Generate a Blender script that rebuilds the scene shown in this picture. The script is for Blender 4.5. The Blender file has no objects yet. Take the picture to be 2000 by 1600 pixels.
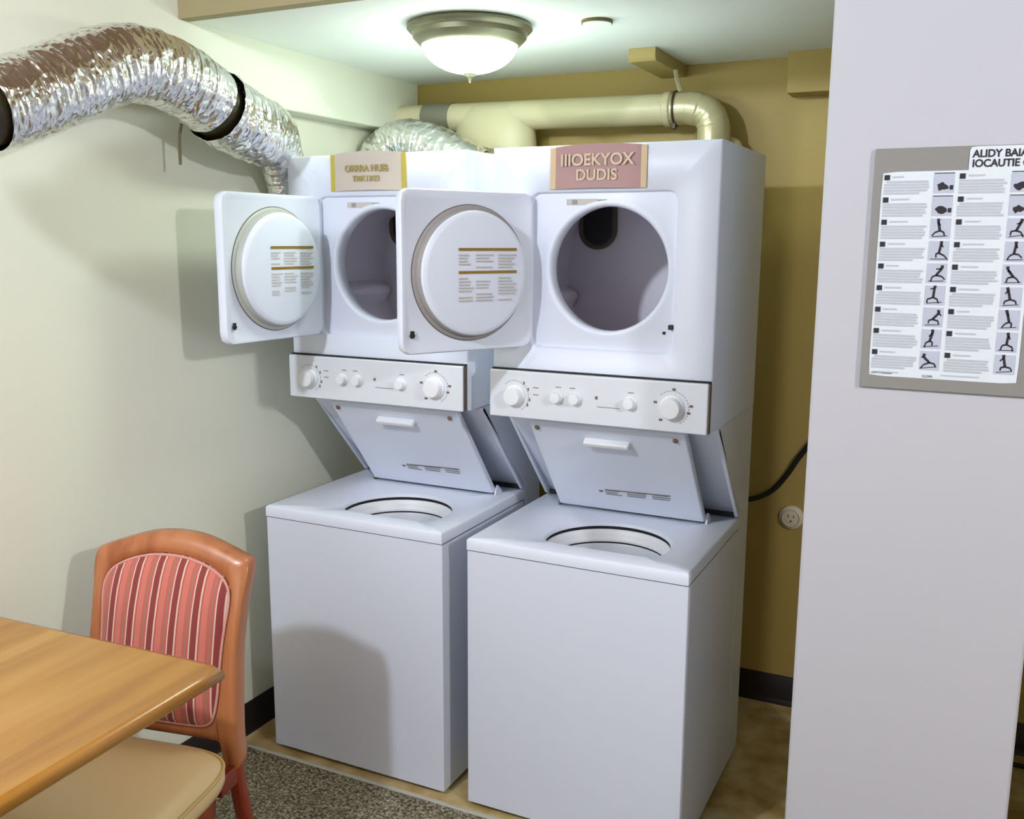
import bpy, bmesh, math, random
from mathutils import Vector, Matrix, noise
random.seed(7)
S = bpy.context.scene
COL = S.collection
PI = math.pi

# ------------------------------------------------------------------ camera, light, exposure
CAM_C = Vector((1.1796, -2.1460, 1.5693))
YAW, PITCH, ROLL, FPX = 0.4539, 0.1759, 0.0056, 1860.8
cyw, syw, cpt, spt = math.cos(YAW), math.sin(YAW), math.cos(PITCH), math.sin(PITCH)
fw = Vector((-syw * cpt, cyw * cpt, -spt)); r0 = Vector((cyw, syw, 0)); u0 = r0.cross(fw)
rr = math.cos(ROLL) * r0 + math.sin(ROLL) * u0
uu = -math.sin(ROLL) * r0 + math.cos(ROLL) * u0
cd = bpy.data.cameras.new('camera'); cam = bpy.data.objects.new('camera', cd); COL.objects.link(cam)
cd.sensor_fit = 'HORIZONTAL'; cd.sensor_width = 36.0; cd.lens = FPX / 2000 * 36.0
cd.clip_start = 0.02; cd.clip_end = 60
M = Matrix(((rr.x, uu.x, -fw.x, CAM_C.x), (rr.y, uu.y, -fw.y, CAM_C.y), (rr.z, uu.z, -fw.z, CAM_C.z), (0, 0, 0, 1)))
cam.matrix_world = M
S.camera = cam

w = bpy.data.worlds.new('world'); S.world = w; w.use_nodes = True
w.node_tree.nodes['Background'].inputs[0].default_value = (0.8, 0.85, 0.9, 1)
w.node_tree.nodes['Background'].inputs[1].default_value = 0.3

def lamp(name, kind, loc, power, color, size=0.12, rot=None, size_y=None):
    l = bpy.data.lights.new(name, kind); l.energy = power; l.color = color
    if kind == 'AREA':
        l.shape = 'RECTANGLE'; l.size = size; l.size_y = size_y or size
    else:
        l.shadow_soft_size = size
    o = bpy.data.objects.new(name, l); COL.objects.link(o); o.location = loc
    if rot: o.rotation_euler = rot
    return o

lamp('room_lamp', 'POINT', (-0.36, -2.15, 2.30), 122, (0.78, 0.86, 1.0), 0.055)
lamp('room_lamp_right', 'POINT', (3.0, -1.6, 2.30), 140, (0.90, 0.94, 1.0), 0.06)
lamp('added_front_fill', 'AREA', (0.1, -3.85, 1.15), 14, (0.74, 0.83, 1.0), 1.5, (math.radians(90), 0, 0), 1.3)  # soft bluish fill added behind the camera; no window is built there
DOME_STRENGTH = 34.0
S.view_settings.view_transform = 'Standard'
S.view_settings.look = 'None'
S.view_settings.exposure = -0.12
S.view_settings.gamma = 1.0
S.view_settings.use_curve_mapping = False

# ------------------------------------------------------------------ helpers
def srgb(r, g, b):
    f = lambda c: (c / 255 / 12.92) if c / 255 <= 0.04045 else ((c / 255 + 0.055) / 1.055) ** 2.4
    return (f(r), f(g), f(b), 1.0)

def mat(name, col, rough=0.5, metal=0.0, bump=None, var=None, spec=0.5, coat=0.0):
    """bump=(scale,strength,distance)  var=(scale, colour2, detail)"""
    m = bpy.data.materials.new(name); m.use_nodes = True
    nt = m.node_tree; b = nt.nodes['Principled BSDF']
    b.inputs['Base Color'].default_value = col
    b.inputs['Roughness'].default_value = rough; b.inputs['Metallic'].default_value = metal
    b.inputs['Specular IOR Level'].default_value = spec
    b.inputs['Coat Weight'].default_value = coat
    tc = nt.nodes.new('ShaderNodeTexCoord')
    if var:
        n = nt.nodes.new('ShaderNodeTexNoise'); n.inputs['Scale'].default_value = var[0]
        n.inputs['Detail'].default_value = var[2] if len(var) > 2 else 3
        nt.links.new(tc.outputs['Object'], n.inputs['Vector'])
        cr = nt.nodes.new('ShaderNodeValToRGB')
        cr.color_ramp.elements[0].position = 0.35; cr.color_ramp.elements[1].position = 0.65
        cr.color_ramp.elements[0].color = col; cr.color_ramp.elements[1].color = var[1]
        nt.links.new(n.outputs['Fac'], cr.inputs['Fac']); nt.links.new(cr.outputs['Color'], b.inputs['Base Color'])
    if bump:
        n2 = nt.nodes.new('ShaderNodeTexNoise'); n2.inputs['Scale'].default_value = bump[0]; n2.inputs['Detail'].default_value = 4
        nt.links.new(tc.outputs['Object'], n2.inputs['Vector'])
        bp = nt.nodes.new('ShaderNodeBump'); bp.inputs['Strength'].default_value = bump[1]; bp.inputs['Distance'].default_value = bump[2]
        nt.links.new(n2.outputs['Fac'], bp.inputs['Height']); nt.links.new(bp.outputs['Normal'], b.inputs['Normal'])
    return m

def finish(bm, name, m, parent=None, smooth=True, angle=32, bevel=0.0, seg=3):
    bmesh.ops.recalc_face_normals(bm, faces=bm.faces[:])
    me = bpy.data.meshes.new(name); bm.to_mesh(me); bm.free()
    return link(me, name, m, parent, smooth, angle, bevel, seg)

def link(me, name, m, parent=None, smooth=True, angle=32, bevel=0.0, seg=3):
    if m is not None and not me.materials: me.materials.append(m)
    o = bpy.data.objects.new(name, me); COL.objects.link(o)
    if parent: o.parent = parent
    if bevel:
        md = o.modifiers.new('bevel', 'BEVEL'); md.width = bevel; md.segments = seg
        md.limit_method = 'ANGLE'; md.angle_limit = math.radians(40); md.harden_normals = True
    if smooth:
        me.polygons.foreach_set('use_smooth', [True] * len(me.polygons))
        me.set_sharp_from_angle(angle=math.radians(angle))
    return o

def thing(name, label, cat, loc=(0, 0, 0), rz=0.0, group=None):
    o = bpy.data.objects.new(name, None); COL.objects.link(o)
    o.empty_display_size = 0.1
    o.location = loc; o.rotation_euler = (0, 0, rz)
    return tag(o, label, cat, group)

def tag(o, label, cat, group=None):
    o['label'] = label; o['category'] = cat
    if group: o['group'] = group
    return o

def struct(o):
    o['kind'] = 'structure'; return o

def box(bm, x0, x1, y0, y1, z0, z1):
    v = [bm.verts.new(p) for p in ((x0, y0, z0), (x1, y0, z0), (x1, y1, z0), (x0, y1, z0), (x0, y0, z1), (x1, y0, z1), (x1, y1, z1), (x0, y1, z1))]
    for f in ((0, 3, 2, 1), (4, 5, 6, 7), (0, 1, 5, 4), (1, 2, 6, 5), (2, 3, 7, 6), (3, 0, 4, 7)):
        bm.faces.new([v[i] for i in f])

def bx(name, m, parent, x0, x1, y0, y1, z0, z1, bevel=0.0, seg=3):
    bm = bmesh.new(); box(bm, x0, x1, y0, y1, z0, z1)
    return finish(bm, name, m, parent, bevel=bevel, seg=seg, smooth=bool(bevel))

def prism_x(bm, poly, x0, x1):
    """poly = list of (y,z)"""
    a = [bm.verts.new((x0, y, z)) for y, z in poly]; b = [bm.verts.new((x1, y, z)) for y, z in poly]
    n = len(poly)
    bm.faces.new(a); bm.faces.new(b[::-1])
    for i in range(n): bm.faces.new((a[i], a[(i + 1) % n], b[(i + 1) % n], b[i]))

def rings(bm, loops, closed=True, cap0=False, cap1=False):
    vs = [[bm.verts.new(p) for p in lp] for lp in loops]
    n = len(vs[0])
    for a, b in zip(vs, vs[1:]):
        for i in range(n if closed else n - 1):
            j = (i + 1) % n
            bm.faces.new((a[i], a[j], b[j], b[i]))
    if cap0: bm.faces.new(vs[0][::-1])
    if cap1: bm.faces.new(vs[-1])
    return vs

def lathe(bm, prof, c=(0, 0, 0), axis='z', n=48):
    loops = []
    for r, h in prof:
        lp = []
        for i in range(n):
            a = 2 * PI * i / n; ca, sa = r * math.cos(a), r * math.sin(a)
            if axis == 'z': p = (c[0] + ca, c[1] + sa, c[2] + h)
            elif axis == 'y': p = (c[0] + ca, c[1] + h, c[2] + sa)
            else: p = (c[0] + h, c[1] + ca, c[2] + sa)
            lp.append(p)
        loops.append(lp)
    rings(bm, loops, cap0=prof[0][0] > 1e-5, cap1=prof[-1][0] > 1e-5)

def lathe_open(bm, prof, c=(0, 0, 0), axis='z', n=48):
    loops = []
    for r, h in prof:
        lp = []
        for i in range(n):
            a = 2 * PI * i / n; ca, sa = r * math.cos(a), r * math.sin(a)
            lp.append((c[0] + ca, c[1] + sa, c[2] + h) if axis == 'z' else (c[0] + ca, c[1] + h, c[2] + sa))
        loops.append(lp)
    rings(bm, loops)

def catmull(pts, n):
    P = [Vector(p) for p in pts]; P = [P[0] * 2 - P[1]] + P + [P[-1] * 2 - P[-2]]
    out = []; segs = len(P) - 3
    for k in range(n + 1):
        t = k / n * segs; i = min(int(t), segs - 1); t -= i
        a, b, c, d = P[i:i + 4]
        out.append(0.5 * ((2 * b) + (c - a) * t + (2 * a - 5 * b + 4 * c - d) * t * t + (-a + 3 * b - 3 * c + d) * t ** 3))
    return out

def sweep(bm, path, rad, n=24, up=Vector((0, 0, 1)), cap=True, mod=None):
    """rad(k,t)->(ra,rb); mod(k,i,ang)->multiplier; ra along side vector, rb along second vector"""
    loops = []; L = len(path)
    side = None
    for k, p in enumerate(path):
        t = (path[min(k + 1, L - 1)] - path[max(k - 1, 0)]).normalized()
        if side is None:
            side = t.cross(up)
            if side.length < 1e-3: side = t.cross(Vector((0, 1, 0)))
        side = (side - t * side.dot(t)).normalized(); up2 = side.cross(t).normalized()
        ra, rb = rad(k, k / (L - 1))
        lp = []
        for i in range(n):
            a = 2 * PI * i / n; m_ = mod(k, i, a) if mod else 1.0
            lp.append(p + side * (ra * m_ * math.cos(a)) + up2 * (rb * m_ * math.sin(a)))
        loops.append(lp)
    rings(bm, loops, cap0=cap, cap1=cap)

def tube(name, pts, r, m, parent=None, n=12, k=40, smooth_path=True):
    bm = bmesh.new(); path = catmull(pts, k) if smooth_path else [Vector(p) for p in pts]
    sweep(bm, path, lambda a, b: (r, r), n=n)
    return finish(bm, name, m, parent, angle=50)

def quad(bm, a, b, c, d):
    bm.faces.new([bm.verts.new(p) for p in (a, b, c, d)])

def text_mesh(name, body, size, m, parent, mw, extrude=0.0003, align='CENTER', sx=1.0, boff=0.0):
    cu = bpy.data.curves.new(name, 'FONT'); cu.body = body; cu.size = size; cu.extrude = extrude
    cu.offset = size * boff; cu.align_x = align; cu.align_y = 'CENTER'
    t = bpy.data.objects.new(name, cu); COL.objects.link(t)
    dg = bpy.context.evaluated_depsgraph_get(); dg.update()
    me = bpy.data.meshes.new_from_object(t.evaluated_get(dg))
    bpy.data.objects.remove(t); bpy.data.curves.remove(cu)
    me.transform(mw @ Matrix.Diagonal((sx, 1, 1, 1))); me.name = name
    me.materials.clear()
    return link(me, name, m, parent, smooth=False)

def ring_plate(bm, inner, rect, plane, y):
    """flat plate between an inner loop shape inner(theta)->r about (cx,cz) and rect; plane 'xz' or 'xy'"""
    (cx, cz), fr = inner; x0, x1, z0, z1 = rect
    angs = [2 * PI * i / 96 for i in range(96)] + [math.atan2(z - cz, x - cx) % (2 * PI) for x in (x0, x1) for z in (z0, z1)]
    angs = sorted(set(round(a, 6) for a in angs))
    li, lo = [], []
    for a in angs:
        ca, sa = math.cos(a), math.sin(a); r = fr(a)
        ts = []
        if abs(ca) > 1e-9: ts.append(((x1 if ca > 0 else x0) - cx) / ca)
        if abs(sa) > 1e-9: ts.append(((z1 if sa > 0 else z0) - cz) / sa)
        t = min(ts)
        pi_, po = (cx + r * ca, cz + r * sa), (cx + t * ca, cz + t * sa)
        if plane == 'xz': li.append((pi_[0], y, pi_[1])); lo.append((po[0], y, po[1]))
        else: li.append((pi_[0], pi_[1], y)); lo.append((po[0], po[1], y))
    return li, lo

def rrect(hw, hh, r):
    """polar radius of a rounded rectangle about its centre"""
    def f(a):
        ca, sa = abs(math.cos(a)), abs(math.sin(a))
        t = min(hw / ca if ca > 1e-9 else 1e9, hh / sa if sa > 1e-9 else 1e9)
        x, z = t * ca, t * sa
        if x > hw - r and z > hh - r:
            cx, cz = hw - r, hh - r
            b = ca * cx + sa * cz; c = cx * cx + cz * cz - r * r
            return b + math.sqrt(max(b * b - c, 0))
        return t
    return f

# ------------------------------------------------------------------ materials
ENAMEL = mat('white_enamel', srgb(222, 228, 241), 0.42, bump=(420, 0.05, 0.0006))
ENAMEL_SIDE = ENAMEL
PANEL = mat('control_panel_white', srgb(222, 226, 232), 0.42)
KNOB = mat('knob_white', srgb(236, 238, 242), 0.35)
PLASTIC = mat('white_plastic', srgb(232, 234, 236), 0.38)
DARK = mat('dark_gap', srgb(28, 24, 22), 0.7)
BLACK = mat('black_rubber', srgb(18, 17, 17), 0.5)
BROWNCAP = mat('brown_end_cap', srgb(96, 84, 74), 0.5)
DRUM = mat('drum_enamel', srgb(238, 234, 242), 0.35)
GREYMARK = mat('grey_print', srgb(150, 148, 146), 0.7)
BROWNMARK = mat('brown_print', srgb(120, 96, 84), 0.7)
OLIVE = mat('olive_print', srgb(140, 112, 20), 0.6)
FAINT = mat('faint_print', srgb(196, 190, 184), 0.7)
STEEL = mat('tub_enamel', srgb(206, 212, 220), 0.35)
WALL_L = mat('cream_wall_paint', srgb(234, 236, 217), 0.62, bump=(60, 0.12, 0.002))
WALL_B = mat('tan_wall_paint', srgb(174, 151, 82), 0.55, bump=(70, 0.12, 0.002))
CEIL = mat('white_ceiling_paint', srgb(240, 246, 238), 0.75, bump=(90, 0.1, 0.002))
COLUMN = mat('column_paint', srgb(196, 196, 203), 0.6, bump=(80, 0.10, 0.0015))
ROOMW = mat('room_wall_paint', srgb(140, 134, 126), 0.7)
BASE = mat('dark_vinyl_base', srgb(34, 26, 24), 0.32)
VINYL = mat('mottled_vinyl', srgb(164, 138, 78), 0.38, var=(9, srgb(214, 196, 150), 8), bump=(30, 0.06, 0.002))
TRIM = mat('metal_strip', srgb(190, 188, 176), 0.35, 0.3)
TAN = mat('tan_pipe_paint', srgb(200, 192, 154), 0.42)
TANBEAM = mat('tan_beam_paint', srgb(178, 158, 96), 0.5, bump=(40, 0.1, 0.002))
DUCTTAPE = mat('grey_duct_tape', srgb(120, 118, 98), 0.5)
HOSE = mat('dark_inner_hose', srgb(52, 44, 22), 0.4, 0.3, bump=(60, 0.8, 0.004))
BRONZE = mat('brushed_nickel', srgb(142, 140, 112), 0.38, 0.75)
PAPER_L = mat('brown_paper', srgb(196, 184, 172), 0.7)
PAPER_R = mat('mauve_paper', srgb(168, 132, 130), 0.6)
TAPE_Y = mat('yellow_masking_tape', srgb(186, 170, 70), 0.6)
TAPE_B = mat('beige_masking_tape', srgb(204, 180, 142), 0.6)
INK_Y = mat('yellow_ink', srgb(164, 146, 84), 0.7)
INK_B = mat('beige_ink', srgb(206, 186, 160), 0.7)
POSTERF = mat('grey_poster_board', srgb(142, 140, 136), 0.45)
POSTERP = mat('poster_paper', srgb(226, 234, 240), 0.5)
INK = mat('black_ink', srgb(38, 34, 40), 0.6)
INKG = mat('grey_text_ink', srgb(190, 194, 203), 0.7)
INKP = mat('picture_tint', srgb(190, 196, 212), 0.6)
OUTLET = mat('outlet_plastic', srgb(222, 208, 184), 0.4)

def carpet_mat():
    m = bpy.data.materials.new('speckled_carpet'); m.use_nodes = True; nt = m.node_tree; b = nt.nodes['Principled BSDF']
    tc = nt.nodes.new('ShaderNodeTexCoord')
    n = nt.nodes.new('ShaderNodeTexNoise'); n.inputs['Scale'].default_value = 150; n.inputs['Detail'].default_value = 3
    nt.links.new(tc.outputs['Object'], n.inputs['Vector'])
    cr = nt.nodes.new('ShaderNodeValToRGB'); e = cr.color_ramp.elements
    e[0].position = 0.32; e[0].color = srgb(58, 54, 40); e[1].position = 0.68; e[1].color = srgb(186, 176, 154)
    e2 = e.new(0.5); e2.color = srgb(124, 116, 96)
    nt.links.new(n.outputs['Fac'], cr.inputs['Fac']); nt.links.new(cr.outputs['Color'], b.inputs['Base Color'])
    bp = nt.nodes.new('ShaderNodeBump'); bp.inputs['Strength'].default_value = 0.7; bp.inputs['Distance'].default_value = 0.006
    nt.links.new(n.outputs['Fac'], bp.inputs['Height']); nt.links.new(bp.outputs['Normal'], b.inputs['Normal'])
    b.inputs['Roughness'].default_value = 0.95; b.inputs['Specular IOR Level'].default_value = 0.1
    return m
CARPET = carpet_mat()

def wood_mat(name, c1, c2, c3, scale, rough, stretch=(14, 1, 14), coat=0.3):
    m = bpy.data.materials.new(name); m.use_nodes = True; nt = m.node_tree; b = nt.nodes['Principled BSDF']
    tc = nt.nodes.new('ShaderNodeTexCoord'); mp = nt.nodes.new('ShaderNodeMapping'); mp.inputs['Scale'].default_value = stretch
    nt.links.new(tc.outputs['Object'], mp.inputs['Vector'])
    n = nt.nodes.new('ShaderNodeTexNoise'); n.inputs['Scale'].default_value = scale; n.inputs['Detail'].default_value = 6; n.inputs['Distortion'].default_value = 0.6
    nt.links.new(mp.outputs['Vector'], n.inputs['Vector'])
    cr = nt.nodes.new('ShaderNodeValToRGB'); e = cr.color_ramp.elements
    e[0].position = 0.3; e[0].color = c1; e[1].position = 0.72; e[1].color = c3; x = e.new(0.5); x.color = c2
    nt.links.new(n.outputs['Fac'], cr.inputs['Fac']); nt.links.new(cr.outputs['Color'], b.inputs['Base Color'])
    b.inputs['Roughness'].default_value = rough; b.inputs['Coat Weight'].default_value = coat; b.inputs['Coat Roughness'].default_value = 0.25
    return m
OAK = wood_mat('honey_oak_laminate', srgb(144, 98, 42), srgb(168, 122, 54), srgb(180, 138, 74), 1.1, 0.38)
OAKEDGE = wood_mat('honey_oak_edge', srgb(146, 94, 26), srgb(164, 112, 36), srgb(180, 130, 52), 1.2, 0.2, coat=0.6)
CHERRY = wood_mat('cherry_wood', srgb(150, 82, 44), srgb(174, 106, 62), srgb(190, 126, 80), 1.6, 0.32, (9, 9, 1.2))
CHERRY_RED = wood_mat('dark_cherry_wood', srgb(104, 30, 14), srgb(132, 44, 20), srgb(150, 58, 28), 1.6, 0.3, (9, 9, 1.2))
VINYLSEAT = mat('cream_vinyl', srgb(224, 198, 146), 0.36, bump=(120, 0.06, 0.001))

def stripe_mat():
    m = bpy.data.materials.new('striped_fabric'); m.use_nodes = True; nt = m.node_tree; b = nt.nodes['Principled BSDF']
    tc = nt.nodes.new('ShaderNodeTexCoord'); sp = nt.nodes.new('ShaderNodeSeparateXYZ'); nt.links.new(tc.outputs['Object'], sp.inputs[0])
    mu = nt.nodes.new('ShaderNodeMath'); mu.operation = 'MULTIPLY'; mu.inputs[1].default_value = 1 / 0.056; nt.links.new(sp.outputs['X'], mu.inputs[0])
    ad = nt.nodes.new('ShaderNodeMath'); ad.operation = 'ADD'; ad.inputs[1].default_value = 20.35; nt.links.new(mu.outputs[0], ad.inputs[0])
    fr = nt.nodes.new('ShaderNodeMath'); fr.operation = 'FRACT'; nt.links.new(ad.outputs[0], fr.inputs[0])
    cr = nt.nodes.new('ShaderNodeValToRGB'); cr.color_ramp.interpolation = 'CONSTANT'; e = cr.color_ramp.elements
    seq = [(0.0, (136, 52, 50)), (0.22, (214, 190, 168)), (0.29, (176, 84, 74)), (0.36, (200, 112, 98)), (0.62, (182, 96, 84)), (0.74, (150, 116, 92)), (0.80, (186, 92, 84)), (0.90, (214, 190, 168)), (0.955, (136, 52, 50))]
    e[0].position = 0; e[0].color = srgb(*seq[0][1]); e[1].position = seq[1][0]; e[1].color = srgb(*seq[1][1])
    for p, c in seq[2:]:
        x = e.new(p); x.color = srgb(*c)
    nt.links.new(fr.outputs[0], cr.inputs['Fac']); nt.links.new(cr.outputs['Color'], b.inputs['Base Color'])
    n = nt.nodes.new('ShaderNodeTexNoise'); n.inputs['Scale'].default_value = 500; nt.links.new(tc.outputs['Object'], n.inputs['Vector'])
    bp = nt.nodes.new('ShaderNodeBump'); bp.inputs['Strength'].default_value = 0.3; bp.inputs['Distance'].default_value = 0.001
    nt.links.new(n.outputs['Fac'], bp.inputs['Height']); nt.links.new(bp.outputs['Normal'], b.inputs['Normal'])
    b.inputs['Roughness'].default_value = 0.8; b.inputs['Sheen Weight'].default_value = 0.15
    return m
STRIPE = stripe_mat()

def foil_mat():
    m = bpy.data.materials.new('crinkled_foil'); m.use_nodes = True; nt = m.node_tree; b = nt.nodes['Principled BSDF']
    b.inputs['Base Color'].default_value = (0.86, 0.85, 0.84, 1); b.inputs['Metallic'].default_value = 1.0; b.inputs['Roughness'].default_value = 0.2
    tc = nt.nodes.new('ShaderNodeTexCoord')
    v = nt.nodes.new('ShaderNodeTexVoronoi'); v.feature = 'F1'; v.inputs['Scale'].default_value = 30
    nz = nt.nodes.new('ShaderNodeTexNoise'); nz.inputs['Scale'].default_value = 20; nz.inputs['Detail'].default_value = 2
    mixv = nt.nodes.new('ShaderNodeMix'); mixv.data_type = 'VECTOR'; mixv.inputs[0].default_value = 0.08
    nt.links.new(tc.outputs['Object'], nz.inputs['Vector']); nt.links.new(tc.outputs['Object'], mixv.inputs[4]); nt.links.new(nz.outputs['Color'], mixv.inputs[5])
    nt.links.new(mixv.outputs[1], v.inputs['Vector'])
    bp = nt.nodes.new('ShaderNodeBump'); bp.inputs['Strength'].default_value = 0.45; bp.inputs['Distance'].default_value = 0.012
    nt.links.new(v.outputs['Distance'], bp.inputs['Height']); nt.links.new(bp.outputs['Normal'], b.inputs['Normal'])
    return m
FOIL = foil_mat()

def emit_mat(name, col, strength):
    m = bpy.data.materials.new(name); m.use_nodes = True; b = m.node_tree.nodes['Principled BSDF']
    b.inputs['Base Color'].default_value = (0.9, 0.9, 0.88, 1); b.inputs['Roughness'].default_value = 0.25
    b.inputs['Emission Color'].default_value = col; b.inputs['Emission Strength'].default_value = strength
    return m
GLOW = emit_mat('lit_frosted_glass', (0.88, 1.0, 0.84, 1), DOME_STRENGTH)

# ------------------------------------------------------------------ setting
XL, YB, ZC, ZF = -0.83, 1.015, 2.133, 2.46
XR, YF, YD = 3.7, -4.0, -0.165
struct(bx('floor', VINYL, None, XL - .1, XR + .1, -0.02, YB + .1, -0.06, 0.0))
struct(bx('floor_carpet', CARPET, None, XL - .1, XR + .1, YF - .1, -0.034, -0.06, 0.004))
bm = bmesh.new(); prism_x(bm, [(-0.036, -0.01), (-0.036, 0.006), (-0.031, 0.0085), (-0.024, 0.0085), (-0.018, 0.001), (-0.018, -0.01)], XL, XR)
struct(finish(bm, 'trim_1', TRIM, smooth=False))
struct(bx('wall_left', WALL_L, None, XL - .1, XL, YF - .1, YB + .1, -0.06, ZF + .1))
struct(bx('wall_back', WALL_B, None, XL - .1, XR + .1, YB, YB + .1, -0.06, ZC + .02))
struct(bx('wall_right', ROOMW, None, XR, XR + .1, YF - .1, YB + .1, -0.06, ZF + .1))
struct(bx('wall_front', ROOMW, None, XL - .1, XR + .1, YF - .1, YF, -0.06, ZF + .1))
struct(bx('ceiling', CEIL, None, XL - .05, XR + .05, YD, YB + .05, ZC, ZC + .1))
struct(bx('ceiling_front', mat('front_ceiling_brown', srgb(150, 122, 98), .8), None, XL - .05, XR + .05, YF - .05, YD, ZF, ZF + .1))
# header board that closes the step between the two ceilings
struct(bx('trim_2', mat('header_paint', srgb(150, 138, 98), .6), None, XL, XR, YD - .008, YD + .03, ZC - .0005, ZF + .02))
# narrow soffit along the left wall
struct(bx('trim_3', WALL_L, None, XL - .02, -0.757, YF, YB, 1.955, ZF + .02, bevel=0.006))
# boxed-in duct against the back wall
struct(bx('trim_4', WALL_B, None, 0.602, 1.25, 0.92, YB + .02, 2.012, ZC + .02, bevel=0.003))
# square column that carries the poster
struct(bx('wall_column', COLUMN, None, 0.888, 1.312, -0.178, 0.26, -0.02, ZC + .3, bevel=0.008))
struct(bx('added_light_blocker', WALL_L, None, 1.49, 1.59, 0.36, YB + .05, -.02, ZC + .3))  # unseen wall piece added to keep the right lamp off the gap
def baseboard(name, along, a0, a1):
    bm = bmesh.new(); prof = [(0, 0), (0.015, 0), (0.010, 0.006), (0.006, 0.02), (0.006, 0.097), (0.003, 0.102), (0, 0.102)]
    if along == 'x':
        v0 = [bm.verts.new((a0, YB - d, z)) for d, z in prof]; v1 = [bm.verts.new((a1, YB - d, z)) for d, z in prof]
    else:
        v0 = [bm.verts.new((XL + d, a0, z)) for d, z in prof]; v1 = [bm.verts.new((XL + d, a1, z)) for d, z in prof]
    n = len(prof); bm.faces.new(v0); bm.faces.new(v1[::-1])
    for i in range(n): bm.faces.new((v0[i], v0[(i + 1) % n], v1[(i + 1) % n], v1[i]))
    struct(finish(bm, name, BASE, angle=50))
baseboard('baseboard_back', 'x', XL, XR); baseboard('baseboard_left', 'y', YF, YB)

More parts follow.
